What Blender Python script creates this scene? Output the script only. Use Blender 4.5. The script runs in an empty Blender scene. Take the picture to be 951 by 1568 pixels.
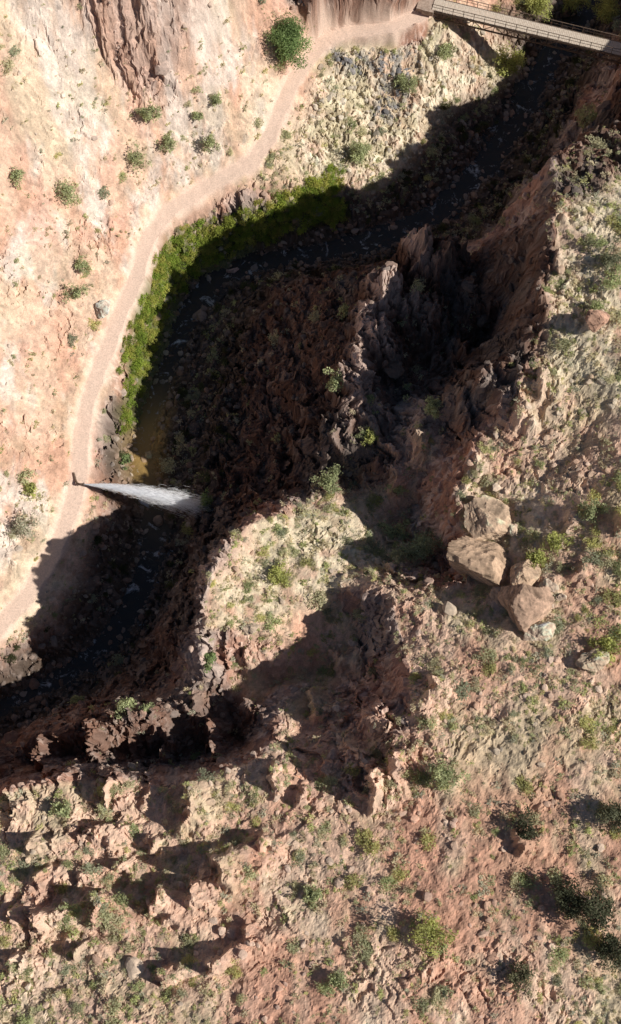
import bpy, math, random, time
import numpy as np
from mathutils import Vector, Matrix
from mathutils.geometry import delaunay_2d_cdt
T0=time.time()
rng=np.random.default_rng(7); random.seed(7)
scene=bpy.context.scene
# ---------------------------------------------------------------- camera
TILT=math.radians(17.0); F=2042.0; W0,H0=951.0,1568.0
C=np.array([0.0,-41.0,150.0])
FW=np.array([0,math.sin(TILT),-math.cos(TILT)]); UP=np.array([0,math.cos(TILT),math.sin(TILT)])
cam_d=bpy.data.cameras.new("camera"); cam=bpy.data.objects.new("camera",cam_d)
scene.collection.objects.link(cam); scene.camera=cam
cam.location=C; cam.rotation_euler=(TILT,0,0)
cam_d.sensor_fit='VERTICAL'; cam_d.sensor_height=24.0; cam_d.lens=F/H0*24.0
cam_d.clip_end=3000; cam_d.clip_start=1
# survey helpers: photo bearing + elevation -> plan position
def s2w(px,py,h):
    d=FW+UP*((H0/2-py)/F); d=d+np.array([1.0,0,0])*((px-W0/2)/F)
    t=(h-C[2])/d[2]
    return C+d*t
def w2s(p):
    v=np.asarray(p)-C; z=v@FW
    return W0/2+F*v[...,0]/z, H0/2-F*(v@UP)/z
# ---------------------------------------------------------------- light
EL=math.radians(40); AZ=math.radians(-14)
S=np.array([math.cos(EL)*math.cos(AZ),math.cos(EL)*math.sin(AZ),math.sin(EL)])
sd=bpy.data.lights.new("sun",'SUN'); sd.energy=5.0; sd.angle=math.radians(0.5); sd.color=(1.0,0.955,0.885)
so=bpy.data.objects.new("sun",sd); scene.collection.objects.link(so)
so.rotation_euler=Vector(S).to_track_quat('Z','Y').to_euler(); so.location=(60,0,120)
world=bpy.data.worlds.new("World"); scene.world=world; world.use_nodes=True
nt=world.node_tree; nt.nodes.clear()
sky=nt.nodes.new('ShaderNodeTexSky'); sky.sky_type='NISHITA'; sky.sun_disc=False
sky.sun_elevation=EL; sky.sun_rotation=math.pi/2-AZ; sky.altitude=800
bg=nt.nodes.new('ShaderNodeBackground'); bg.inputs[1].default_value=0.05
wo=nt.nodes.new('ShaderNodeOutputWorld'); nt.links.new(sky.outputs[0],bg.inputs[0]); nt.links.new(bg.outputs[0],wo.inputs[0])
scene.view_settings.view_transform='Standard'; scene.view_settings.look='None'; scene.view_settings.exposure=0
# ---------------------------------------------------------------- noise
def hsh(ix,iy,seed):
    h=(ix.astype(np.int64)*374761393+iy.astype(np.int64)*668265263+seed*1442695041)&0xFFFFFFFF
    h=((h^(h>>13))*1274126177)&0xFFFFFFFF
    h=((h^(h>>15))*2246822519)&0xFFFFFFFF
    return ((h^(h>>16))&0xFFFFFF)/float(0xFFFFFF)
def vn(x,y,seed):
    ix=np.floor(x);iy=np.floor(y);fx=x-ix;fy=y-iy
    ux=fx*fx*fx*(fx*(fx*6-15)+10);uy=fy*fy*fy*(fy*(fy*6-15)+10)
    a=hsh(ix,iy,seed);b=hsh(ix+1,iy,seed);c=hsh(ix,iy+1,seed);d=hsh(ix+1,iy+1,seed)
    return (a+(b-a)*ux+(c-a)*uy+(a-b-c+d)*ux*uy)*2-1
def fbm(x,y,sc,octv,seed,gain=0.5,ridged=False):
    x=np.asarray(x,float)/sc;y=np.asarray(y,float)/sc;s=0;a=1.0;tot=0
    for o in range(octv):
        n=vn(x,y,seed+o*17)
        if ridged:n=1-2*np.abs(n)
        s=s+a*n;tot+=a;a*=gain
        x,y=(x*1.6+y*1.2+3.1),(y*1.6-x*1.2+7.7)
    return s/tot
def worley(x,y,sc,seed):
    x=np.asarray(x,float)/sc;y=np.asarray(y,float)/sc
    ix=np.floor(x);iy=np.floor(y);f1=np.full(x.shape,9.0);f2=f1.copy();cid=np.zeros(x.shape)
    gx=np.zeros(x.shape);gy=np.zeros(x.shape)
    for i in(-1,0,1):
        for j in(-1,0,1):
            cx=ix+i;cy=iy+j
            px=cx+hsh(cx,cy,seed);py=cy+hsh(cx,cy,seed+5)
            d=np.hypot(px-x,py-y);m=d<f1
            f2=np.where(m,f1,np.minimum(f2,d))
            cid=np.where(m,hsh(cx,cy,seed+9),cid)
            gx=np.where(m,x-px,gx);gy=np.where(m,y-py,gy)
            f1=np.where(m,d,f1)
    return f1,f2,cid,gx,gy
def sst(a,b,x):
    t=np.clip((x-a)/(b-a),0,1);return t*t*(3-2*t)
# ---------------------------------------------------------------- breaklines (bearing x, bearing y, elevation)
PTS=[]
def line(l,step=1.2):
    w=[s2w(*p) for p in l]
    addw(w,step)
def addw(w,step=1.2):
    for a,b in zip(w[:-1],w[1:]):
        n=max(1,int(np.hypot(*(b-a)[:2])/step))
        for i in range(n):PTS.append(a+(b-a)*i/n)
    PTS.append(w[-1])
def pts(l):
    for p in l:PTS.append(s2w(*p))
TRAIL=[(668,2,10),(640,25,10),(600,42,10),(540,48,9.5),(500,58,9.3),(478,85,9),(450,120,9),(432,160,9),(415,205,8.8),(385,250,8.5),(310,290,8),(255,325,8),(225,370,8),(208,430,8),(180,490,8),(158,550,7.8),(135,610,7.8),(125,660,7.6),(122,720,7.6),(112,770,7.6),(85,840,7.6),(40,915,7.5),(-5,965,7.4),(-60,1010,7.2)]
line(TRAIL)
BANK=[(690,45,8),(600,62,8),(520,75,8),(495,120,8),(470,200,7.8),(430,265,7.5),(340,305,7),(280,335,6.6),(245,380,6.2),(228,430,6),(205,500,6),(185,560,6),(165,620,6),(152,660,6),(150,710,6),(150,760,6),(145,800,6),(110,870,6),(60,950,6),(0,1000,6),(-60,1040,6)]
line(BANK)
CL=[(920,-50,.6),(870,10,.6),(830,50,.6),(800,85,.6),(770,150,.6),(720,230,.6),(640,310,.6),(540,350,.6),(450,370,.6),(370,385,.6),(300,420,.6),(262,470,.6),(245,530,.6),(225,590,.6),(205,640,.6),(190,690,.6),(190,740,.6),(205,790,.6),(200,850,.6),(175,920,.6),(130,985,.6),(60,1035,.6),(0,1065,.6),(-60,1090,.6)]
CR=[(985,-50,.6),(930,30,.6),(890,80,.6),(860,110,.6),(825,190,.6),(775,270,.6),(700,340,.6),(610,390,.6),(500,405,.6),(420,412,.6),(350,440,.6),(310,490,.6),(280,560,.6),(255,620,.6),(240,680,.6),(250,740,.6),(270,790,.6),(262,850,.6),(235,930,.6),(185,1005,.6),(110,1055,.6),(30,1090,.6),(-60,1130,.6)]
line(CL);line(CR)
CREEK=[(945,-50,-.2),(895,20,-.2),(855,75,-.2),(825,115,-.2),(797,180,-.2),(745,255,-.2),(670,328,-.2),(575,372,-.2),(475,390,-.2),(390,402,-.2),(325,432,-.2),(286,482,-.2),(262,545,-.2),(240,605,-.2),(222,660,-.2),(215,715,-.2),(228,765,-.2),(235,820,-.2),(222,890,-.2),(190,955,-.2),(125,1015,-.2),(45,1063,-.2),(-60,1110,-.2)]
line(CREEK)
FOOT=[(905,90,2),(880,125,2),(850,200,2),(800,290,2),(720,365,2),(620,405,2),(520,418,2),(430,428,2),(385,455,2),(355,500,2),(340,560,2),(330,640,2),(318,700,2),(302,745,2),(296,790,2),(288,850,2),(258,930,2),(213,1000,2),(145,1062,2),(75,1092,2),(0,1125,2),(-60,1160,2)]
line(FOOT)
# left slope above the path
pts([(-60,-60,34),(0,0,30),(100,0,28),(200,0,27),(300,0,24),(400,0,18),(455,0,15),(500,0,15),(560,-8,15),(610,-15,14),(480,-30,19),(560,-35,19),(200,-60,32),(500,-70,24),(640,-70,22),
(0,100,27),(100,100,22),(200,130,17),(250,110,18),(300,100,17),(350,60,16),(400,120,11.5),(0,200,22),(100,200,18),(200,200,14),(300,200,11),(360,180,10.5),
(0,300,19),(100,300,14),(180,300,11),(0,400,16),(80,400,13),(150,400,10.5),(0,500,15),(80,500,11.5),(0,650,13),(60,650,10.5),(0,780,11),(60,780,9.5),(0,880,9),
(-60,200,25),(-60,400,20),(-60,600,17),(-60,800,13.5),(-60,920,10.5)])
# trail shoulder inside
pts([(600,62,8),(700,60,7),(740,90,4),(790,100,1.5),(760,0,6),(720,-40,9),(800,-50,6),(650,120,5.5),(580,180,5),(540,250,5),(620,220,4),(700,150,3)])
# casters defined from shadow ends
def caster(px,py,h,tx):
    P=s2w(px,py,h);lo,hi=0.,90.
    for _ in range(40):
        m=(lo+hi)/2
        if w2s(P+S*m)[0]<tx:lo=m
        else:hi=m
    return P+S*lo
RIM=[caster(*q) for q in [(812,90,.6,1055),(800,110,1,1052),(750,150,2,1050),(670,163,3.5,1048),(665,215,3.5,1040),(640,262,4,1015),(580,293,4,965),(480,300,5,905),(440,318,4.5,880),(400,335,4,862),(340,360,4,835),(300,400,3,850),(268,440,3,835),(262,505,2.5,815)]]
RIM+= [s2w(*p) for p in [(795,585,34),(768,630,31.5),(738,680,29),(708,740,27.5),(692,790,27)]]
addw(RIM)
SPUR=[s2w(*p) for p in [(640,398,16.5),(600,412,17),(578,438,18),(566,475,18.5)]]+[caster(*q) for q in [(238,570,2.5,556),(240,650,2,545),(265,705,2,505),(298,745,2.5,470)]]
addw(SPUR)
BENCH=[caster(*q) for q in [(180,790,6,430),(130,800,7,385),(80,840,7.3,337),(60,880,7.4,318),(70,920,7,308),(20,975,7,303)]]+[s2w(312,1013,20.5)]
addw(BENCH)
RIDGE=[caster(*q) for q in [(520,912,22.5,595),(470,945,20.5,600),(440,978,18.5,606),(400,990,17,612)]]+[s2w(*p) for p in [(620,1045,30),(640,1065,31)]]
addw(RIDGE)
for nm,l in (("RIM",RIM),("SPUR",SPUR),("BENCH",BENCH),("RIDGE",RIDGE)):
    print(nm,[[round(float(a)) for a in w2s(p)]+[round(float(p[2]),1)] for p in l])
# right upland
pts([(1130,110,22),(1130,60,16),(1160,0,16),(1150,180,34),(1100,270,37),(1000,290,36.5),(960,330,37.5),(930,370,38),(951,430,38),(890,500,36.5),(951,600,35.5),(870,620,33.5),(951,800,32.5),(820,740,29),(860,860,30),(951,1000,32),(1060,350,38),(1060,600,36),(1060,900,33),
(760,790,26.5),(730,850,26.3),(700,900,26.5),(790,900,28.5),(800,980,30.3),(660,900,26),(690,960,29),(720,1040,31),(850,1100,31.5)])
# gullies between spur and rim
pts([(800,345,10),(740,380,10),(700,420,14),(700,480,16),(740,540,18),(690,560,17),(640,560,17),(600,580,17),(640,480,17),(620,520,16.5),(770,490,20),(650,640,23.5),(690,660,23.5),(620,690,22),(600,640,20.5),(575,700,19.5),(640,740,20),(540,730,17),(560,770,18)])
line([(545,745,17.5),(575,785,17.5),(610,812,17),(650,838,17.5),(685,880,21)])
# spur west flank
line([(470,440,10.5),(455,520,10.5),(440,600,10),(430,680,9.5),(400,740,9.5),(370,780,10.5)])
# bench
pts([(500,742,17),(450,790,20.3),(540,800,20),(450,850,22),(560,860,21.5),(400,900,22.3),(500,895,22),(400,960,21.4),(355,960,22),(600,870,22),(380,840,22)])
# bowl
pts([(560,960,20),(580,1040,22),(500,1030,17),(420,1045,16),(350,1050,16),(300,1050,17),(340,1018,18)])
line([(290,1070,18),(240,1090,19),(180,1105,19),(110,1112,17),(50,1125,14)])
line([(400,1105,19),(440,1080,21.5),(480,1120,22),(540,1110,24.5),(600,1080,28)])
line([(370,1135,13),(280,1155,12),(180,1155,11.5),(90,1160,11),(0,1172,10),(-60,1195,9)])
line([(-60,1240,22),(0,1215,22.5),(90,1192,23),(160,1187,23.5),(250,1197,24),(300,1190,24.5),(350,1167,25),(410,1150,25),(450,1165,25)])
pts([(475,1250,27),(700,1250,30),(951,1250,31),(200,1300,24.3),(0,1300,23.5),(0,1560,27),(300,1560,28.5),(600,1560,30.5),(951,1560,31.5),(-80,1400,23),(-80,1640,27),(300,1660,29.5),(600,1660,31),(1060,1660,32),(1060,1250,31.5),(600,1180,28),(560,1250,28)])
for (x,y,h) in [(-60,-80,32),(-60,-20,20),(-60,40,26),(-60,90,45),(0,110,45),(40,100,12),(50,110,3),(70,95,25),(62,40,42),(62,-10,36),(62,-60,34),(0,-90,34),(40,-90,36),
                (-500,-500,120),(0,-500,90),(500,-500,130),(500,0,140),(500,500,140),(0,500,120),(-500,500,150),(-500,0,130)]:
    PTS.append(np.array([x,y,h],float))
P=np.array(PTS)
r=delaunay_2d_cdt([Vector((a,b)) for a,b in P[:,:2]],[],[],0,1e-4)
rv=np.array([[v.x,v.y] for v in r[0]]);rz=np.array([np.mean([P[k,2] for k in o]) if o else 0 for o in r[3]])
tri=np.array([f[:3] for f in r[2]])
# ---------------------------------------------------------------- height sheet
SP=0.135
def axis(a,b):
    core=np.arange(a,b,SP);g=SP*1.25**np.arange(1,28);g=np.cumsum(g)
    g=g[g<430]
    return np.concatenate([(a-g)[::-1],core,core[-1]+g])
X=axis(-43,43);Y=axis(-56,80);nx,ny=len(X),len(Y)
Z=np.full((ny,nx),np.nan)
for t in tri:
    a,b,c=rv[t[0]],rv[t[1]],rv[t[2]]
    x0,x1=min(a[0],b[0],c[0]),max(a[0],b[0],c[0]);y0,y1=min(a[1],b[1],c[1]),max(a[1],b[1],c[1])
    i0,i1=np.searchsorted(X,x0-1e-6),np.searchsorted(X,x1+1e-6);j0,j1=np.searchsorted(Y,y0-1e-6),np.searchsorted(Y,y1+1e-6)
    if i1<=i0 or j1<=j0:continue
    gx,gy=np.meshgrid(X[i0:i1],Y[j0:j1])
    D=(b[1]-c[1])*(a[0]-c[0])+(c[0]-b[0])*(a[1]-c[1])
    if abs(D)<1e-9:continue
    l1=((b[1]-c[1])*(gx-c[0])+(c[0]-b[0])*(gy-c[1]))/D;l2=((c[1]-a[1])*(gx-c[0])+(a[0]-c[0])*(gy-c[1]))/D;l3=1-l1-l2
    m=(l1>-1e-5)&(l2>-1e-5)&(l3>-1e-5)
    z=l1*rz[t[0]]+l2*rz[t[1]]+l3*rz[t[2]]
    sub=Z[j0:j1,i0:i1];sub[m]=z[m]
Z=np.where(np.isnan(Z),40,Z)
def blur(A,s):
    n=int(3*s);k=np.exp(-0.5*(np.arange(-n,n+1)/s)**2);k/=k.sum()
    B=np.pad(A,((n,n),(0,0)),mode='edge');o=sum(k[i]*B[i:i+A.shape[0]] for i in range(2*n+1))
    B=np.pad(o,((0,0),(n,n)),mode='edge');return sum(k[i]*B[:,i:i+A.shape[1]] for i in range(2*n+1))
Zs=blur(Z,3)
GX,GY=np.meshgrid(X,Y)
gy_,gx_=np.gradient(Zs,Y,X)
slope=blur(np.hypot(gx_,gy_),4)
cliff=sst(0.75,1.5,slope)
def seg_dist(poly,gx=None,gy=None):
    gx=GX if gx is None else gx;gy=GY if gy is None else gy
    best=np.full(gx.shape,1e9);hz=np.zeros(gx.shape)
    w=[s2w(*p) for p in poly]
    for a,b in zip(w[:-1],w[1:]):
        d=b-a;L=d[0]**2+d[1]**2
        t=np.clip(((gx-a[0])*d[0]+(gy-a[1])*d[1])/L,0,1)
        q=np.hypot(gx-a[0]-t*d[0],gy-a[1]-t*d[1]);m=q<best
        best=np.where(m,q,best);hz=np.where(m,a[2]+t*d[2],hz)
    return best,hz
dT,hT=seg_dist(TRAIL);dC,_=seg_dist(CREEK)
core=(np.abs(GX)<48)&(GY>-62)&(GY<88)
def smp(A,x,y):
    x=np.asarray(x,float);y=np.asarray(y,float)
    i=np.clip(np.searchsorted(X,x)-1,0,nx-2);j=np.clip(np.searchsorted(Y,y)-1,0,ny-2)
    u=np.clip((x-X[i])/(X[i+1]-X[i]),0,1);v=np.clip((y-Y[j])/(Y[j+1]-Y[j]),0,1)
    return A[j,i]*(1-u)*(1-v)+A[j,i+1]*u*(1-v)+A[j+1,i]*(1-u)*v+A[j+1,i+1]*u*v
def hit(px,py,A):
    d=s2w(px,py,0)-C;d/=np.linalg.norm(d)
    t=np.linspace(100,220,1600);q=C+d*t[:,None]
    below=q[:,2]<smp(A,q[:,0],q[:,1]);k=int(np.argmax(below)) if below.any() else len(t)-1
    return np.array([q[k,0],q[k,1],float(smp(A,q[k,0],q[k,1]))])
def inpoly(poly,gx,gy,A):
    w=[hit(a,b,A) for a,b in poly];ins=np.zeros(gx.shape,bool);n=len(w)
    for i in range(n):
        a=w[i];b=w[(i+1)%n]
        if a[1]==b[1]:continue
        c=((a[1]>gy)!=(b[1]>gy))&(gx<(b[0]-a[0])*(gy-a[1])/(b[1]-a[1])+a[0]);ins^=c
    return ins
warpx=fbm(GX,GY,2.5,3,301)*1.3;warpy=fbm(GX,GY,2.5,3,331)*1.3
def zone(poly,soft=4):
    return blur(inpoly(poly,GX+warpx,GY+warpy,Zs).astype(float),soft)
zOut=zone([(110,-60),(330,-60),(300,40),(262,110),(235,145),(195,140),(150,70)],5)
zOut2=zone([(425,-80),(650,-80),(640,8),(590,28),(520,36),(480,40),(440,20)],3)
zLeft=zone([(-300,-200),(640,-200),(600,30),(480,60),(440,150),(400,250),(230,350),(190,500),(140,640),(130,780),(0,980),(-300,1100)],6)
zLow=zone([(-200,1150),(420,1130),(640,1160),(560,1300),(400,1420),(380,1700),(-200,1700)],8)
zRed=zone([(350,1240),(620,1230),(800,1180),(951,1240),(951,1330),(830,1400),(860,1700),(300,1700),(350,1420)],10)
zMid=zone([(560,590),(720,600),(800,540),(850,600),(700,760),(640,1180),(600,1200),(400,1200),(400,1060),(600,1050)],8)
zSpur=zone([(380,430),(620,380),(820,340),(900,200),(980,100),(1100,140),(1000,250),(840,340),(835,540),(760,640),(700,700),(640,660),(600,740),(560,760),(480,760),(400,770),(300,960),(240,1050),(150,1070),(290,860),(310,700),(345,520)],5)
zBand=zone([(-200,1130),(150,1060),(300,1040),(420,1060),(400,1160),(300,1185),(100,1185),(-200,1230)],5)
zBench=zone([(500,745),(420,790),(340,850),(320,960),(400,975),(450,930),(520,900),(600,890),(640,860),(560,800)],5)
zWhite=zone([(500,80),(560,60),(700,40),(780,60),(800,110),(660,190),(640,260),(560,300),(470,290),(450,230),(480,150)],5)
zDark=zone([(490,85),(560,72),(640,80),(650,110),(600,190),(575,190),(585,120),(500,112)],3)
zGreen=zone([(520,262),(470,288),(430,312),(330,345),(245,362),(222,425),(205,500),(188,570),(188,625),(205,660),(228,650),(250,560),(270,500),(300,430),(400,380),(520,330)],3)
zUpR=zone([(820,300),(951,200),(1100,200),(1100,620),(951,640),(830,560)],6)
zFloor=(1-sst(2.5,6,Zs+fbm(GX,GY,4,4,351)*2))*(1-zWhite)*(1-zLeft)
cliff=cliff*(1-.92*zLeft)
# outcrops with steep west faces
Zb=Zs.copy()
def bump(px,py,A,rv_,ru,st=0.7,rot=0):
    global Zb
    p=hit(px,py,Zs);dx=GX-p[0];dy=GY-p[1]
    n=fbm(GX,GY,1.6,4,int(px*3+py),.6)*1.1
    c,s=math.cos(rot),math.sin(rot);u=-(dx*c+dy*s)+n;v=-dx*s+dy*c
    g=np.where(u>0,1-sst(0,st,u),np.exp(np.clip(u/ru,-20,0)))
    prof=np.clip(1.35*np.exp(-(np.abs(v+0.8*n)/rv_)**3)-.1,0,1)
    Zb+=A*g*prof
def crag(px,py,top,rad):
    global Zb
    p=hit(px,py,Zs);n=fbm(GX,GY,1.5,5,int(px+py),.65);n2_=fbm(GX*1.4,GY*.6,1.0,4,int(px+py)+7,.6,True)
    d=np.hypot(GX-p[0]+n*1.0,(GY-p[1])*.7+n*.8)/rad
    t=np.clip(1-d,0,1)
    target=p[2]-1+(top-p[2]+1)*t**.75+n2_*1.3*np.clip(t*3,0,1)
    Zb=np.where(t>0,np.maximum(Zb,target),Zb)
for b in [(572,1205,3.8,2.2,2.6),(285,1232,3.4,2.6,2.5),(340,1335,4.2,1.6,3,.8,.5),(300,1370,3.2,1.2,2,.8,.2),(245,1385,3.0,1.3,2.5,.7,-.3),(155,1390,3.4,1.2,3,.8,-.5),(70,1412,3.0,.9,3,.7,.3),(320,1480,3.2,.7,3,.6,.4),(250,1497,2.2,.7,3,.6,.2),(150,1275,2.2,.9,2.5),(420,1190,2.6,1.5,2),
          (480,1080,2.6,1.6,2.0),(600,1170,2.4,1.4,2),(655,1050,2.2,1.3,2),(170,1215,2.6,1.5,1.8),(640,690,2.4,1.4,2),(700,640,2.6,1.6,2),(600,740,2.0,1.3,2),(790,1290,1.6,.8,2),(720,700,2.0,1.5,2),(60,1300,2.2,.9,2),(110,1450,1.8,.8,1.8),(20,1480,2.2,.9,2),(400,1290,1.6,.7,1.8),(60,1350,1.8,.7,2,.6,.5),
          (230,1290,2.0,.8,1.8),(460,1220,2.0,1.0,1.8),(850,400,1.5,1,1.5),(858,330,1.8,1.2,1.5),(832,480,1.8,1.2,1.6),(20,1400,2.2,.7,1.6),(190,1330,2.0,.6,1.6,.6,-.4),(120,1340,1.8,.6,1.6),(380,1430,1.4,.6,1.6),
          (520,1015,1.6,1,1.5),(560,1100,2.2,1.4,2),(380,1010,1.5,1,1.5),(120,1100,1.3,1,1.5),(905,490,1.2,.7,2),(870,800,1.2,1.0,2),(950,800,2.4,1.2,2),(880,875,1.2,1.0,2),(140,650,1.2,2.2,.5,.3),
          (330,1140,6,1.6,1.2,.6),(255,1150,5.5,1.4,1.0,.6),(150,1150,6,1.5,1.2,.6),(70,1160,6,1.5,1.2,.6),(380,1100,3.5,1.5,1.2,.6),(300,1090,2.5,1.4,1.0,.6),(10,1165,6,1.5,1.2,.6),(740,480,3,1.5,1.0),(690,520,3,1.2,1.0),(720,600,3,1.4,1.2),(800,640,2,1.2,1.4),(830,590,1.8,1.2,1.4)]:  # leading entries: ribs added to throw the lower-left band into shade
    bump(*b)
for q in [(636,420,26.5,2.6),(676,440,25.5,3.2),(588,468,25,2.9),(568,510,23.5,2.6),(620,495,22,3.0),(660,500,22,3.2),(548,590,19.5,2.4),(720,460,22,3.0),(600,545,21,2.6),(700,560,21.5,2.6)]:
    crag(*q)
# rock relief
plow=sst(-.1,.3,fbm(GX,GY,7,4,97))
cm=np.clip(cliff+0.7*zOut+zLow*(.14+.5*plow)+zMid*(.2+.4*plow)+.6*zSpur+.4*zBand,0,1)*sst(1.2,3.0,dT)*sst(1.6,3.2,dC)
cm=np.maximum(cm,zOut2*sst(.8,1.6,dT))
wx=GX+fbm(GX,GY,4,5,11,.6)*2.2;wy=GY+fbm(GX,GY,4,5,12,.6)*2.2
f1,f2,cid,cx_,cy_=worley(wx,wy*0.8,2.6,21);g1,g2,gid,kx_,ky_=worley(wx*1.05,wy*.9,.95,41);h1,h2,hid,_,_=worley(wx,wy,.42,61)
blk=(cid-.5)*1.5+cx_*(-1.3)+cy_*((hsh(np.floor(cid*999),np.floor(cid*77),3)-.5)*2.2)
blk2=(gid-.5)*.7+kx_*((gid-.9)*1.0)+ky_*((hsh(np.floor(gid*999),np.floor(gid*77),3)-.5)*1.5)
rid=fbm(wx*1.15+GY*.25,wy*.65,5,6,71,.6,True)
big=.5+1.1*sst(-.4,.5,fbm(GX,GY,11,3,73))
rel=cm*big*(rid*1.4+blk*.75+blk2*.7+(hid-.5)*.35)
rel+=np.clip(zSpur*1.2,0,1)*cm*(fbm(wx*1.5+GY*.6,wy*.5,3.2,5,75,.6,True)*1.9+blk2*.5)
soft=(1-cm)*sst(1.0,2.2,dT)*sst(1.2,2.5,dC)
patch=sst(.05,.5,fbm(GX,GY,5,4,95))
rel+=soft*(fbm(GX,GY,9,4,81)*.6+fbm(GX,GY,1.8,6,91,.62)*.42+patch*(blk2*.35+(hid-.5)*.25)+zWhite*((hid-.5)*.45+fbm(GX,GY,1.2,4,93,.6)*.5))
gul=fbm(wx*.7,wy*1.2,5,6,101,.6,True)
rel+=soft*gul*.4
rel+=(1-sst(1.0,2.2,dT))*fbm(GX,GY,1.0,3,111)*.04
rel+=(1-sst(1.6,3.2,dC))*((gid-.5)*.25+(hid-.5)*.3)+zFloor*soft*((gid-.5)*.6+(hid-.5)*.4)
Zf=Zb+np.where(core,rel,fbm(GX,GY,60,4,5)*4)
# bench the path
tw=1-sst(0.8,1.5,dT+fbm(GX,GY,1.5,2,121)*.25)
Zf=Zf*(1-tw)+(hT+fbm(GX,GY,1.0,3,111)*.05)*tw
# strata terraces
ph=Zf/1.1+fbm(GX,GY,8,3,131)*1.2
frac=ph-np.floor(ph)
Zf+=cm*core*(sst(.6,1,frac)-frac)*.5
dispx=cm*core*(fbm(GY,Zf,1.6,3,141)*.5+fbm(GY,Zf*2,.5,2,143)*.2);dispy=cm*core*fbm(GX,Zf,1.6,3,151)*.4
# ---------------------------------------------------------------- ground colour (minerals, plus gorge shade darkened into the colour)
def mix(a,b,t):
    return a*(1-t[...,None])+np.array(b)*t[...,None]
n1=fbm(GX,GY,12,4,201);n2=fbm(GX*1.3,GY*.6,4,5,211,.6);n3=fbm(GX,GY,1.2,4,221,.6);n4=fbm(GX,GY,.4,3,231);n5=fbm(GX*.8,GY*.5,6,5,241,.6)
base=np.zeros(GX.shape+(3,))+np.array([.72,.52,.39])
base=mix(base,(.61,.36,.25),sst(-.2,.4,n2+.4*n1)*.75)
base=mix(base,(.78,.64,.49),sst(.0,.4,n5)*.75)
base=mix(base,(.78,.69,.61),sst(-.05,.3,fbm(GX*1.2,GY*.5,5,5,251,.65))*.8*zLeft)
base=mix(base,(.70,.45,.345),sst(.05,.35,fbm(GX*1.2,GY*.5,4,5,256,.65))*.65*zLeft)
base=mix(base,(.56,.50,.33),sst(-.05,.35,fbm(GX,GY,5,5,261,.65))*.55*(1-.5*zLeft))
base=mix(base,(.62,.36,.255),np.clip(zRed*sst(-.35,.15,n2)*.75,0,1))
base=mix(base,(.68,.61,.45),np.maximum(zUpR,zBench)*sst(-.5,.1,n3)*.75)
base=mix(base,(.78,.68,.53),zWhite*(0.35+.65*sst(-.3,.2,n3)))
base=mix(base,(.50,.45,.28),zWhite*sst(.05,.3,fbm(GX,GY,3,4,263))*.55)
base=mix(base,(.22,.21,.205),zDark*sst(-.2,.1,n3+n4*.5)*.75)
rock=np.zeros_like(base)+np.array([.50,.30,.225])
rock=mix(rock,(.44,.35,.305),sst(-.1,.3,n2))
rock=mix(rock,(.54,.30,.21),sst(.0,.5,n5)*.8)
rock=mix(rock,(.25,.18,.16),sst(.1,.5,n3)*.5)
rock=mix(rock,(.70,.57,.49),sst(.6,.9,hid)*.5*sst(0,.4,n1+.3))
dk=np.clip(zSpur+.8*zBand,0,1)*(1-.3*zMid)  # painted shade: rock of spur, gorge walls and lower band darkened
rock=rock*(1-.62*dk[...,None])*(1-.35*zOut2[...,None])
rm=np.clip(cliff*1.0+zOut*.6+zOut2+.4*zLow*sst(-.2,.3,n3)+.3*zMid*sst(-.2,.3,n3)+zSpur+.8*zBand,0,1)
base=base*(1-rm[...,None])+rock*rm[...,None]
pin=sst(20,24,Zf)*zSpur*(1-sst(10,15,GX))
base=mix(base,(.60,.46,.39),np.clip(pin,0,1)*.9)
base=mix(base,(.085,.066,.052),zFloor*.92)  # near-black floor colour deepens the gorge shadow
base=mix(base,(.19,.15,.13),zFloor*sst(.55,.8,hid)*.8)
base=mix(base,(.55,.37,.14),(1-sst(2,4,dC))*np.exp(-((GX+18.5)/3)**2-((GY-13)/6)**2)*.9)
base=mix(base,(.16,.19,.07),zGreen*.7)
pj=hit(165,752,Zs)
base=mix(base,(.38,.20,.13),np.exp(-((GX-pj[0])/2.5)**2-((GY-pj[1])/1.6)**2)*.7)
tc=1-sst(.8,1.4,dT+fbm(GX,GY,1.2,3,271)*.3)
base=mix(base,(.77,.60,.49),tc*.95)
base*= (1+(.22*n4+.2*n3)*(1-.8*tc))[...,None]*(1+.25*(hid-.5)*(1-tc))[...,None]
base=np.clip(base,.02,.85)
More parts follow.
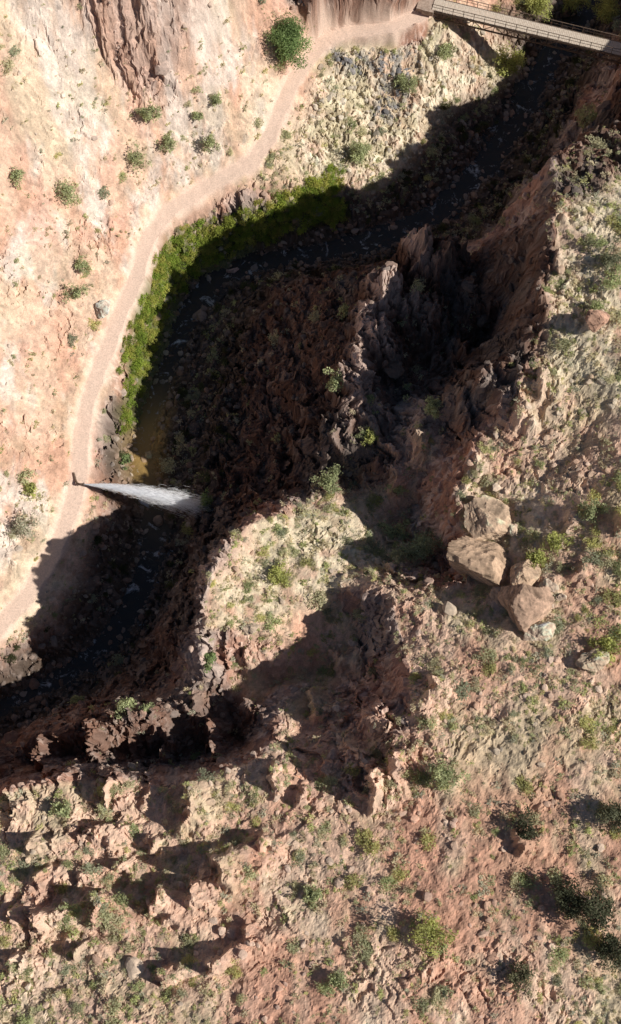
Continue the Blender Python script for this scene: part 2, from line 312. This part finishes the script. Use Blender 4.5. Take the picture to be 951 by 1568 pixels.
# ---------------------------------------------------------------- materials
def newmat(name):
    m=bpy.data.materials.new(name);m.use_nodes=True;t=m.node_tree
    return m,t,t.nodes['Principled BSDF']
def attr_mat(name,nscale,lo,hi,bump=.0,bscale=3,transl=0):
    m,t,b=newmat(name);N=t.nodes;L=t.links;N.remove(b)
    b=N.new('ShaderNodeBsdfDiffuse');b.inputs['Roughness'].default_value=.6
    a=N.new('ShaderNodeAttribute');a.attribute_name='Col'
    g=N.new('ShaderNodeNewGeometry')
    n=N.new('ShaderNodeTexNoise');n.inputs['Scale'].default_value=nscale;n.inputs['Detail'].default_value=5;n.inputs['Roughness'].default_value=.7
    L.new(g.outputs['Position'],n.inputs['Vector'])
    mr=N.new('ShaderNodeMapRange');mr.inputs[1].default_value=.3;mr.inputs[2].default_value=.7;mr.inputs[3].default_value=lo;mr.inputs[4].default_value=hi
    L.new(n.outputs[0],mr.inputs[0])
    mx=N.new('ShaderNodeVectorMath');mx.operation='SCALE';L.new(a.outputs['Color'],mx.inputs[0]);L.new(mr.outputs[0],mx.inputs['Scale'])
    L.new(mx.outputs[0],b.inputs['Color'])
    if bump>0:
        n2=N.new('ShaderNodeTexNoise');n2.inputs['Scale'].default_value=bscale;n2.inputs['Detail'].default_value=6;n2.inputs['Roughness'].default_value=.75
        L.new(g.outputs['Position'],n2.inputs['Vector'])
        bp=N.new('ShaderNodeBump');bp.inputs['Distance'].default_value=.2
        ml=N.new('ShaderNodeMath');ml.operation='MULTIPLY';ml.inputs[1].default_value=bump;L.new(a.outputs['Alpha'],ml.inputs[0]);L.new(ml.outputs[0],bp.inputs['Strength'])
        L.new(n2.outputs[0],bp.inputs['Height']);L.new(bp.outputs[0],b.inputs['Normal'])
    out=b.outputs[0]
    if transl>0:
        tr=N.new('ShaderNodeBsdfTranslucent');L.new(mx.outputs[0],tr.inputs[0])
        ms=N.new('ShaderNodeMixShader');ms.inputs[0].default_value=transl
        L.new(b.outputs[0],ms.inputs[1]);L.new(tr.outputs[0],ms.inputs[2]);out=ms.outputs[0]
    L.new(out,N['Material Output'].inputs[0])
    return m
M_ground=attr_mat("canyon_ground",6,.78,1.2,bump=.6,bscale=3.5)
M_rock=attr_mat("rock",3,.7,1.25,bump=.4,bscale=3)
M_leaf=attr_mat("leaf",2,.8,1.2,transl=.4)
def simple(name,c1,c2,sc,rough=.9,metal=0):
    m,t,b=newmat(name);N=t.nodes;L=t.links
    n=N.new('ShaderNodeTexNoise');n.inputs['Scale'].default_value=sc;n.inputs['Detail'].default_value=6
    g=N.new('ShaderNodeNewGeometry');L.new(g.outputs['Position'],n.inputs['Vector'])
    r=N.new('ShaderNodeValToRGB');r.color_ramp.elements[0].position=.35;r.color_ramp.elements[1].position=.65
    r.color_ramp.elements[0].color=(*c1,1);r.color_ramp.elements[1].color=(*c2,1)
    L.new(n.outputs[0],r.inputs[0]);L.new(r.outputs[0],b.inputs['Base Color']);b.inputs['Roughness'].default_value=rough;b.inputs['Metallic'].default_value=metal
    return m
M_bark=simple("bark",(.10,.07,.05),(.2,.15,.11),6)
M_plank=simple("weathered_planks",(.52,.43,.34),(.66,.57,.47),4)
M_steel=simple("weathered_steel",(.10,.07,.05),(.2,.14,.10),5,.7)
M_stone=simple("masonry",(.3,.22,.17),(.45,.35,.28),3)
# ---------------------------------------------------------------- mesh helpers
def mk(name,co,faces,mats,col=None,smooth=False,mi=None,alpha=None):
    me=bpy.data.meshes.new(name);co=np.asarray(co,np.float32);faces=np.asarray(faces,np.int32);k=faces.shape[1];nf=len(faces)
    me.vertices.add(len(co));me.vertices.foreach_set('co',co.ravel())
    me.loops.add(nf*k);me.loops.foreach_set('vertex_index',faces.ravel())
    me.polygons.add(nf);me.polygons.foreach_set('loop_start',np.arange(0,nf*k,k,dtype=np.int32))
    me.polygons.foreach_set('loop_total',np.full(nf,k,np.int32))
    me.polygons.foreach_set('use_smooth',np.full(nf,smooth,bool))
    if mi is not None:me.polygons.foreach_set('material_index',np.asarray(mi,np.int32))
    me.update(calc_edges=True)
    if col is not None:
        at=me.color_attributes.new('Col','FLOAT_COLOR','POINT')
        c=np.ones((len(co),4),np.float32);c[:,:3]=col
        if alpha is not None:c[:,3]=alpha
        at.data.foreach_set('color',c.ravel())
    for m in mats:me.materials.append(m)
    o=bpy.data.objects.new(name,me);scene.collection.objects.link(o);return o
co=np.stack([GX+dispx,GY+dispy,Zf],-1).reshape(-1,3)
idx=np.arange(nx*ny).reshape(ny,nx)
fc=np.stack([idx[:-1,:-1],idx[:-1,1:],idx[1:,1:],idx[1:,:-1]],-1).reshape(-1,4)
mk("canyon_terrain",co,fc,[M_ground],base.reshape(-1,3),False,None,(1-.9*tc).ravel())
print("terrain",time.time()-T0,nx,ny)
# ---------------------------------------------------------------- creek water
def ribbon(L,R,z,n=240,m=14):
    def res(l):
        w=np.array([s2w(p[0],p[1],z) for p in l]);s=np.r_[0,np.cumsum(np.hypot(*np.diff(w[:,:2],axis=0).T))]
        u=np.linspace(0,s[-1],n);return np.stack([np.interp(u,s,w[:,0]),np.interp(u,s,w[:,1])],-1)
    a,b=res(L),res(R);v=np.linspace(-.05,1.05,m)
    g=a[:,None]*(1-v[None,:,None])+b[:,None]*v[None,:,None]
    zz=z+fbm(g[...,0],g[...,1],.8,3,5)*.08
    c=np.concatenate([g,zz[...,None]],-1).reshape(-1,3);id_=np.arange(n*m).reshape(n,m)
    return c,np.stack([id_[:-1,:-1],id_[:-1,1:],id_[1:,1:],id_[1:,:-1]],-1).reshape(-1,4)
m,t,b=newmat("creek_water");N=t.nodes;L=t.links
g=N.new('ShaderNodeNewGeometry');n=N.new('ShaderNodeTexNoise');n.inputs['Scale'].default_value=.55;n.inputs['Detail'].default_value=9;n.inputs['Roughness'].default_value=.75;n.inputs['Distortion'].default_value=.8
L.new(g.outputs['Position'],n.inputs['Vector'])
at=N.new('ShaderNodeAttribute');at.attribute_name='Col'
r2=N.new('ShaderNodeMapRange');r2.inputs[1].default_value=.57;r2.inputs[2].default_value=.68;r2.inputs[3].default_value=0;r2.inputs[4].default_value=1;L.new(n.outputs[0],r2.inputs[0])
mxc=N.new('ShaderNodeMixRGB');mxc.inputs[2].default_value=(.62,.66,.70,1);L.new(r2.outputs[0],mxc.inputs[0]);L.new(at.outputs['Color'],mxc.inputs[1]);L.new(mxc.outputs[0],b.inputs['Base Color'])
r3=N.new('ShaderNodeMapRange');r3.inputs[3].default_value=.25;r3.inputs[4].default_value=.7;L.new(r2.outputs[0],r3.inputs[0]);L.new(r3.outputs[0],b.inputs['Roughness'])
n2=N.new('ShaderNodeTexNoise');n2.inputs['Scale'].default_value=2.2;n2.inputs['Detail'].default_value=5;L.new(g.outputs['Position'],n2.inputs['Vector'])
bp=N.new('ShaderNodeBump');bp.inputs['Strength'].default_value=.6;bp.inputs['Distance'].default_value=.2;L.new(n2.outputs[0],bp.inputs['Height']);L.new(bp.outputs[0],b.inputs['Normal'])
b.inputs['Specular IOR Level'].default_value=.35
cw,cf=ribbon(CL,CR,.30)
wc=np.zeros((len(cw),3))+np.array([.035,.03,.024]);tt_=np.exp(-((cw[:,0]+18.5)/4)**2-((cw[:,1]-13)/6)**2)[:,None]
wc=wc*(1-tt_)+np.array([.42,.27,.09])*tt_
mk("creek_water",cw,cf,[m],wc,True)
# ---------------------------------------------------------------- rocks
import bmesh
def ico(sub):
    bm=bmesh.new();bmesh.ops.create_icosphere(bm,subdivisions=sub,radius=1)
    v=np.array([q.co[:] for q in bm.verts]);f=np.array([[q.index for q in p.verts] for p in bm.faces]);bm.free();return v,f
def facet(v,r_,np_=11,rough=.03,lo=.55):
    n=r_.normal(size=(np_,3));n/=np.linalg.norm(n,axis=1)[:,None];d=r_.uniform(lo,.95,np_)
    dots=v@n.T;rr=np.where(dots>1e-3,d/np.maximum(dots,1e-3),9).min(1);rr=np.minimum(rr,1.3)
    w=v*rr[:,None]
    w*=1+rough*(fbm(w[:,0]*3+5,w[:,1]*3+w[:,2]*2,.8,3,int(r_.integers(999)))[:,None])
    return w
def scatter_mesh(name,protos,pos,sc,cols,mat,flat=.75,tilt=.3,smooth=False):
    VV=[];FF=[];CC=[];off=0;n=len(pos);pick=rng.integers(0,len(protos),n)
    for k,(pv,pf) in enumerate(protos):
        ii=np.where(pick==k)[0];m=len(ii)
        if m==0:continue
        a=rng.uniform(0,6.283,m);c,s=np.cos(a),np.sin(a);sx=sc[ii]*rng.uniform(.65,1.3,m);sy=sc[ii]*rng.uniform(.75,1.25,m);sz=sc[ii]*flat*rng.uniform(.7,1.2,m)
        x=pv[None,:,0]*sx[:,None];y=pv[None,:,1]*sy[:,None];z=pv[None,:,2]*sz[:,None]
        tl=rng.uniform(-tilt,tilt,m)[:,None];y,z=y*np.cos(tl)-z*np.sin(tl),y*np.sin(tl)+z*np.cos(tl)
        xr=x*c[:,None]-y*s[:,None];yr=x*s[:,None]+y*c[:,None]
        v=np.stack([xr,yr,z],-1)+pos[ii][:,None,:]
        VV.append(v.reshape(-1,3));nv=len(pv)
        FF.append((pf[None]+(np.arange(m)*nv)[:,None,None]).reshape(-1,pf.shape[1])+off);off+=m*nv
        CC.append(np.repeat(cols[ii],nv,0))
    return mk(name,np.concatenate(VV),np.concatenate(FF),[mat],np.concatenate(CC),smooth)
iv,if_=ico(2);rock_p=[(facet(iv,np.random.default_rng(k),8,.04),if_) for k in range(10)]
def rand_pts(n,dens):
    out=[];M=dens
    while len(out)<n:
        x=rng.uniform(-42,42,n*3);y=rng.uniform(-54,78,n*3);p=smp(M,x,y);k=rng.uniform(0,1,n*3)<p
        out+=list(zip(x[k],y[k]))
    o=np.array(out[:n]);return o[:,0],o[:,1]
off_t=sst(1.0,1.7,dT)
clus=sst(-.15,.35,fbm(GX,GY,3,4,401))
dn=off_t*(.12+.5*clus)*(1+cm*1.2)*(1-.6*zLeft*(1-cm))+zWhite*.7*off_t+zDark*1.5*off_t+(1-sst(2.5,4,dC))*.5+zFloor*.6
dn/=dn.max()
NR=10500
x,y=rand_pts(NR,dn);sc=.07+.36*rng.uniform(0,1,NR)**4;sc=np.where(rng.uniform(0,1,NR)<.02,sc*2.2,sc)
z=smp(Zf,x,y)+sc*.05
cB=np.stack([smp(base[...,k],x,y) for k in range(3)],-1)
rc=np.array([[.58,.42,.32],[.50,.37,.30],[.68,.58,.48],[.46,.28,.20],[.44,.38,.34]])[rng.integers(0,5,NR)]
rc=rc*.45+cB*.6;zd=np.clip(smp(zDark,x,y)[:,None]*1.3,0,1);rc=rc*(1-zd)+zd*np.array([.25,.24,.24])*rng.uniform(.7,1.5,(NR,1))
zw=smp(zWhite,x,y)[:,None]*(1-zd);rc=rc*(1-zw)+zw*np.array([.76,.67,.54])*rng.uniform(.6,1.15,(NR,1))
rc*=1-.4*smp(zSpur,x,y)[:,None]  # loose rocks on the spur get the same painted shade
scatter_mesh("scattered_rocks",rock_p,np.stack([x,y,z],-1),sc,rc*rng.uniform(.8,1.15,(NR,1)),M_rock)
iv5,if5=ico(5)
def boulder(px,py,w,h,seed,col,dz=0,rot=0):
    p=hit(px,py,Zf);r_=np.random.default_rng(seed);v=facet(iv5,r_,12,.0,.6)
    c,s=math.cos(rot),math.sin(rot);v=v*np.array([w[0],w[1],h])
    v=np.stack([v[:,0]*c-v[:,1]*s,v[:,0]*s+v[:,1]*c,v[:,2]],-1)
    nn=iv5;d=fbm(v[:,0]+v[:,2]*.7,v[:,1]-v[:,2]*.5,1.1,5,seed,.65);e=fbm(v[:,0]*.6+v[:,1],v[:,2]*2.5,1.0,4,seed+3,.6,True)
    v=v+nn*(d*.3+np.minimum(e,.1)*.3)[:,None]
    cc=np.array(col)[None]*(1+.8*d+.45*e)[:,None]
    o=mk("boulder",v,if5,[M_rock],np.clip(cc,.02,.7),False);o.location=(p[0],p[1],p[2]+h*.45+dz);return o
boulder(742,803,(2.7,1.8),1.6,3,(.62,.46,.33),.3,-.3)
boulder(730,866,(3.2,2.4),2.1,12,(.42,.30,.21),.9,-.15)
boulder(806,930,(2.6,2.0),1.9,25,(.42,.29,.21),.8,-.5)
boulder(797,882,(1.4,1.2),1.1,31,(.56,.41,.29),.3,.4)
boulder(770,915,(1.0,.8),.9,37,(.46,.34,.26),.2,.2)
boulder(824,970,(1.5,.8),.8,41,(.66,.51,.39),.2,.1)
boulder(840,900,(.7,.6),.5,43,(.62,.49,.38),0,.1)
boulder(858,915,(.5,.4),.4,44,(.62,.49,.38),0,.1)
boulder(785,815,(.7,.6),.5,45,(.60,.46,.35),0,.1)
boulder(905,1015,(1.2,1.0),.9,47,(.62,.48,.35),.2,.5)
boulder(912,495,(1.1,.9),.9,53,(.40,.25,.18),.3,.5)
boulder(160,475,(.9,1.3),1.0,59,(.66,.54,.45),0,-.4)
boulder(385,962,(.8,.6),.6,61,(.48,.38,.29),0,0)
boulder(355,418,(.7,.5),.5,67,(.5,.36,.31),.2,0)
boulder(228,697,(.5,.5),.4,71,(.68,.50,.28),.1,0)
# ---------------------------------------------------------------- shrubs
def bushproto(seed,n,leaf,zmin=-.1,clumps=7):
    r_=np.random.default_rng(seed);cl=r_.normal(size=(clumps,3));cl/=np.linalg.norm(cl,axis=1)[:,None];cl*=r_.uniform(.3,.72,(clumps,1));cl[:,2]=np.abs(cl[:,2])*.9
    k=r_.integers(0,clumps,n);d=r_.normal(size=(n,3));d/=np.linalg.norm(d,axis=1)[:,None]
    c=cl[k]+d*r_.uniform(.12,.42,(n,1));c[:,2]=np.maximum(c[:,2],zmin)
    u=r_.normal(size=(n,3));u/=np.linalg.norm(u,axis=1)[:,None];w=r_.normal(size=(n,3));w-=u*(w*u).sum(1)[:,None];w/=np.linalg.norm(w,axis=1)[:,None]
    l=leaf*r_.uniform(.6,1.4,(n,1));v=np.stack([c+u*l,c-u*l*.5+w*l*.5,c-u*l*.5-w*l*.5],1).reshape(-1,3)
    return v,np.arange(n*3).reshape(-1,3)
bp_small=[bushproto(k,70,.2) for k in range(10)]
bp_big=[bushproto(50+k,380,.115,clumps=12) for k in range(5)]
clus2=sst(-.35,.15,fbm(GX,GY,4,4,451))
ds=off_t*(.2+.8*clus2)*(1-.8*cliff)*(1-.78*zLeft)*sst(2.5,4,dC)*(1-.6*zOut)*(1-.5*zWhite)*(1-.85*zSpur)*(1-.6*zBand)*(1-.35*zRed)
ds=np.clip(ds+.45*zUpR*off_t+.5*zBench,0,1)
NS=11500;x,y=rand_pts(NS,ds);sc=.2+.55*rng.uniform(0,1,NS)**2.0
pal=np.array([[.64,.60,.39],[.54,.55,.33],[.70,.63,.43],[.66,.58,.40],[.54,.57,.27],[.74,.66,.47],[.60,.59,.45],[.65,.63,.32]])
cols=pal[rng.integers(0,len(pal),NS)]*rng.uniform(.75,1.15,(NS,1))
scatter_mesh("desert_shrubs",bp_small,np.stack([x,y,smp(Zf,x,y)],-1),sc,cols,M_leaf,.6,.1)
NS=620;x,y=rand_pts(NS,ds);sc=rng.uniform(.5,1.25,NS)
pal=np.array([[.54,.54,.33],[.46,.50,.26],[.60,.57,.37],[.60,.58,.26],[.42,.44,.30]])
cols=pal[rng.integers(0,len(pal),NS)]*rng.uniform(.75,1.2,(NS,1))
scatter_mesh("sagebrush",bp_big,np.stack([x,y,smp(Zf,x,y)],-1),sc,cols,M_leaf,.65,.1)
NS=640;x,y=rand_pts(NS,np.clip(zGreen*off_t*sst(1.5,2.3,dC),0,1));sc=rng.uniform(.45,1.1,NS)
pal=np.array([[.34,.43,.08],[.42,.47,.10],[.50,.49,.13],[.27,.36,.07]])
cols=pal[rng.integers(0,4,NS)]*rng.uniform(.75,1.2,(NS,1))
scatter_mesh("creekside_willows",bp_big,np.stack([x,y,smp(Zf,x,y)],-1),sc,cols,M_leaf,.95,.15)
NS=170;x,y=rand_pts(NS,np.clip(zFloor*sst(1.8,2.6,dC)*core,0,1));sc=rng.uniform(.4,1.1,NS)
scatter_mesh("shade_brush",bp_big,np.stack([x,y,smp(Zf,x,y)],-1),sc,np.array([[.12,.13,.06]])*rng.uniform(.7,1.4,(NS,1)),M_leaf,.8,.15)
# ---------------------------------------------------------------- trees
def tube(p,q,r0,r1,k=6):
    p=np.array(p,float);q=np.array(q,float);d=q-p;d/=np.linalg.norm(d);a=np.cross(d,[.3,.9,.1]);a/=np.linalg.norm(a);b_=np.cross(d,a)
    an=np.arange(k)*2*math.pi/k;ring=np.cos(an)[:,None]*a+np.sin(an)[:,None]*b_
    v=np.concatenate([p+ring*r0,q+ring*r1]);f=[[i,(i+1)%k,k+(i+1)%k,k+i] for i in range(k)];return v,np.array(f)
def tree(px,py,rad,ht,col,seed,nleaf=2600,name="desert_tree",leaf=.12,open_=1.0):
    r_=np.random.default_rng(seed);p=hit(px,py,Zf);VV=[];FF=[];off=0
    def add(v,f):
        nonlocal off
        VV.append(v);FF.append(f+off);off+=len(v)
    base_=np.array([0,0,-.3]);top=np.array([r_.uniform(-.2,.2),r_.uniform(-.2,.2),ht*.4]);add(*tube(base_,top,.05*ht+.03,.03*ht+.02))
    tips=[]
    for i in range(9):
        a=r_.uniform(0,6.28);e=r_.uniform(.1,1.3);L_=rad*r_.uniform(.5,.95)
        mid=top+np.array([math.cos(a)*math.cos(e),math.sin(a)*math.cos(e),math.sin(e)])*L_*.65;add(*tube(top,mid,.025*ht+.01,.012*ht+.01,5))
        for j in range(3):
            q=mid+r_.normal(size=3)*L_*.38;add(*tube(mid,q,.012*ht+.01,.01,4));tips.append(q)
    tips=np.array(tips);n=nleaf;k=r_.integers(0,len(tips),n)
    c=tips[k]+r_.normal(size=(n,3))*rad*.15*open_
    u=r_.normal(size=(n,3));u/=np.linalg.norm(u,axis=1)[:,None];w=np.cross(u,r_.normal(size=(n,3)));w/=np.linalg.norm(w,axis=1)[:,None]
    l=leaf*r_.uniform(.6,1.4,(n,1));lv=np.stack([c+u*l,c+w*l*.5,c-u*l,c-w*l*.5],1).reshape(-1,3)
    nb=sum(len(f) for f in FF);VV.append(lv);FF.append(np.arange(n*4).reshape(-1,4)+off)
    V=np.concatenate(VV);Fc=np.concatenate(FF);cc=np.tile(np.array(col),(len(V),1))
    tint=(r_.uniform(.7,1.3,len(tips)))[k];cc[off:]*=np.repeat(tint,4)[:,None]
    o=mk(name,V,Fc,[M_bark,M_leaf],cc,False,np.r_[np.zeros(nb),np.ones(n)]);o.location=p;return o
G1=(.30,.38,.17);G2=(.48,.52,.29);G3=(.52,.54,.20);GD=(.12,.13,.08)
tree(440,85,3.3,4.4,(.27,.37,.15),1,11000,"juniper_tree",.12)
for i,q in enumerate([(820,18,2.6,3.5,G3,3500),(930,30,2.6,4,G3,3500),(880,18,2.0,3,G3,2500),(775,105,2.2,2.4,G3,2500),(545,240,1.9,2.0,G2,2000),(622,140,1.7,1.8,G2,1500),(683,85,1.4,1.5,G2,1200),(228,178,1.3,1.5,G2,1200),
    (108,305,1.9,1.2,G2,1200),(28,275,1.2,1.1,G2,800),(258,222,1.2,1,G2,900),(316,768,1.0,1.4,G1,1200),(502,742,1.4,1.8,G2,1600),(530,485,.9,2.6,G2,900),(516,590,1.2,2.6,G2,1000),(640,845,2.3,3.8,(.36,.42,.27),2400),
    (192,1088,1.3,2.2,G2,900),(320,1012,.9,1.4,G1,900),(96,1243,1.0,1.6,G2,900),(898,192,1.4,3.0,G2,900),(652,1430,1.9,1.4,G3,1800),(940,1245,1.9,2.4,(.24,.25,.16),2200),(915,1395,2.2,2.8,GD,2800),(860,1375,1.7,2.2,GD,2000),
    (935,1450,1.8,2.4,GD,2000),(600,820,1.5,1.6,G2,1400),(430,885,1.5,1.0,G3,1200),(660,630,1.2,1.6,G2,1000),(566,672,.8,1.2,G3,700),(815,860,1.2,1.3,G3,1200),(475,1370,1.0,1,G2,900),(35,810,1.9,1.1,(.5,.49,.36),1000),(48,750,1.0,.8,G3,700),
    (192,705,.8,1,G1,900),(930,985,1.5,1.5,G3,1200),(680,1190,1.7,1.2,G2,1400),(515,1500,1.0,1.0,G2,800),(118,1075,.8,1.2,G2,500),(228,1088,.7,1.0,G2,500),(332,160,.9,1,G2,600),(300,182,.8,.9,G2,500),(320,225,1.2,1,G2,700),(205,245,1.5,.9,G2,800),(120,455,1.3,.9,G2,700),(125,410,1.0,.8,G2,500),
    (800,1270,1.2,1.4,GD,900),(790,1490,1.3,1.4,(.2,.2,.12),1000),(930,400,1.4,1.2,(.3,.31,.2),1000),(850,840,1.3,1.2,G3,1000),(905,790,1.3,1.3,G2,1000)]):
    x_,y_,r_,h_,c_,n_=q;tree(x_,y_,r_,h_,c_,10+i,n_)
print("veg",time.time()-T0)
# ---------------------------------------------------------------- bridge
def box(c,sx,sy,sz,ax):
    v=np.array([[i,j,k] for i in(-.5,.5) for j in(-.5,.5) for k in(-.5,.5)])*np.array([sx,sy,sz])
    return c+v@ax,np.array([[0,1,3,2],[4,6,7,5],[0,4,5,1],[2,3,7,6],[0,2,6,4],[1,5,7,3]])
A=s2w(664,6,10.7);B=s2w(1020,92,10.7);d=B-A;Lb=np.linalg.norm(d);ux=d/Lb;uy=np.cross([0,0,1],ux);AX=np.array([ux,uy,[0,0,1]])
root=bpy.data.objects.new("footbridge",None);scene.collection.objects.link(root)
def part(name,bx,mat):
    off=0;V=[];Fs=[]
    for v,f in bx:V.append(v);Fs.append(f+off);off+=len(v)
    o=mk(name,np.concatenate(V),np.concatenate(Fs),[mat]);o.parent=root;return o
pl=[];n=int(Lb/.22)
for i in range(n):
    pl.append(box(A+ux*(i+.5)*.22+uy*random.uniform(-.03,.03),.2,1.75,.07,AX))
part("deck_planks",pl,M_plank)
st_=[];WB=.92
def beam(p,q,w):
    e=q-p;l=np.linalg.norm(e);e=e/l;s=np.cross(e,[0.05,.1,1]);s/=np.linalg.norm(s);t_=np.cross(s,e)
    return box((p+q)/2,l,w,w,np.array([e,s,t_]))
zz=np.array([0,0,1.0]);seg=Lb/22
for sgn in(-1,1):
    o_=uy*WB*sgn
    st_.append(beam(A+o_-zz*.15,B+o_-zz*.15,.22));st_.append(beam(A+o_-zz*1.35,B+o_-zz*1.35,.16));st_.append(beam(A+o_+zz*1.1,B+o_+zz*1.1,.06));st_.append(beam(A+o_+zz*.6,B+o_+zz*.6,.04))
    for i in range(23):
        p=A+ux*seg*i+o_;st_.append(beam(p-zz*1.35,p+zz*1.1,.06))
        if i<22:
            q=A+ux*seg*(i+1)+o_;a,b_=(p-zz*1.33,q-zz*.2) if i%2 else (p-zz*.2,q-zz*1.33);st_.append(beam(a,b_,.07))
for i in range(23):
    p=A+ux*seg*i-zz*1.3;st_.append(beam(p-uy*WB,p+uy*WB,.08));p=p+zz*1.1;st_.append(beam(p-uy*WB,p+uy*WB,.10))
part("truss_and_railings",st_,M_steel)
part("abutment",[box(A-ux*.9-zz*1.3,2.0,2.3,2.5,AX),box(A-ux*.4-zz*.0+uy*1.35,1.4,.4,.8,AX),box(A-ux*.4-uy*1.35,1.4,.4,.8,AX)],M_stone)
# ---------------------------------------------------------------- burst pipe and jet
p0=hit(124,745,Zf);ps=[p0+np.array(q) for q in [(-.9,1.6,.02),(-.6,.7,.15),(-.35,.2,.45),(0.05,0,.75),(.45,-.02,.85)]]
V=[];Fs=[];off=0
for a,b_ in zip(ps[:-1],ps[1:]):
    v,f=tube(a,b_,.12,.12,10);V.append(v);Fs.append(f+off);off+=len(v)
v,f=tube(ps[-1]-np.array([.08,0,0]),ps[-1]+np.array([.06,0,.0]),.18,.18,10);V.append(v);Fs.append(f+off)
mk("water_pipe",np.concatenate(V),np.concatenate(Fs),[M_steel])
n=22000;q0=ps[-1];tt=rng.uniform(0,1,n)**1.1*1.06
aim=s2w(300,776,5.0)-q0;ang=math.atan2(aim[1],aim[0])
sp=rng.normal(0,.036,n);sz_=rng.normal(0,.035,n)
v0=13.0*rng.uniform(.72,1.08,n)
vx=v0*np.cos(ang+sp);vy=v0*np.sin(ang+sp);vz=2.2+v0*sz_
pos=np.stack([q0[0]+vx*tt,q0[1]+vy*tt+rng.normal(0,.08,n)*tt*4,q0[2]+vz*tt-4.9*tt*tt],-1)
vel=np.stack([vx,vy,vz-9.8*tt],-1);vel/=np.linalg.norm(vel,axis=1)[:,None]
ln=rng.uniform(.15,.55,(n,1));sd_=np.cross(vel,rng.normal(size=(n,3)));sd_/=np.linalg.norm(sd_,axis=1)[:,None];wd=rng.uniform(.007,.018,(n,1))
V=np.stack([pos-vel*ln,pos+sd_*wd,pos+vel*ln,pos-sd_*wd],1).reshape(-1,3)
m,t,b=newmat("spray");t.nodes.remove(b);b=t.nodes.new('ShaderNodeBsdfDiffuse');b.inputs[0].default_value=(.97,.98,1,1)
tr=t.nodes.new('ShaderNodeBsdfTranslucent');tr.inputs[0].default_value=(.97,.98,1,1);ms=t.nodes.new('ShaderNodeMixShader');ms.inputs[0].default_value=.5
t.links.new(b.outputs[0],ms.inputs[1]);t.links.new(tr.outputs[0],ms.inputs[2]);t.links.new(ms.outputs[0],t.nodes['Material Output'].inputs[0])
mk("water_jet",V,np.arange(n*4).reshape(-1,4),[m])
print("done",time.time()-T0)
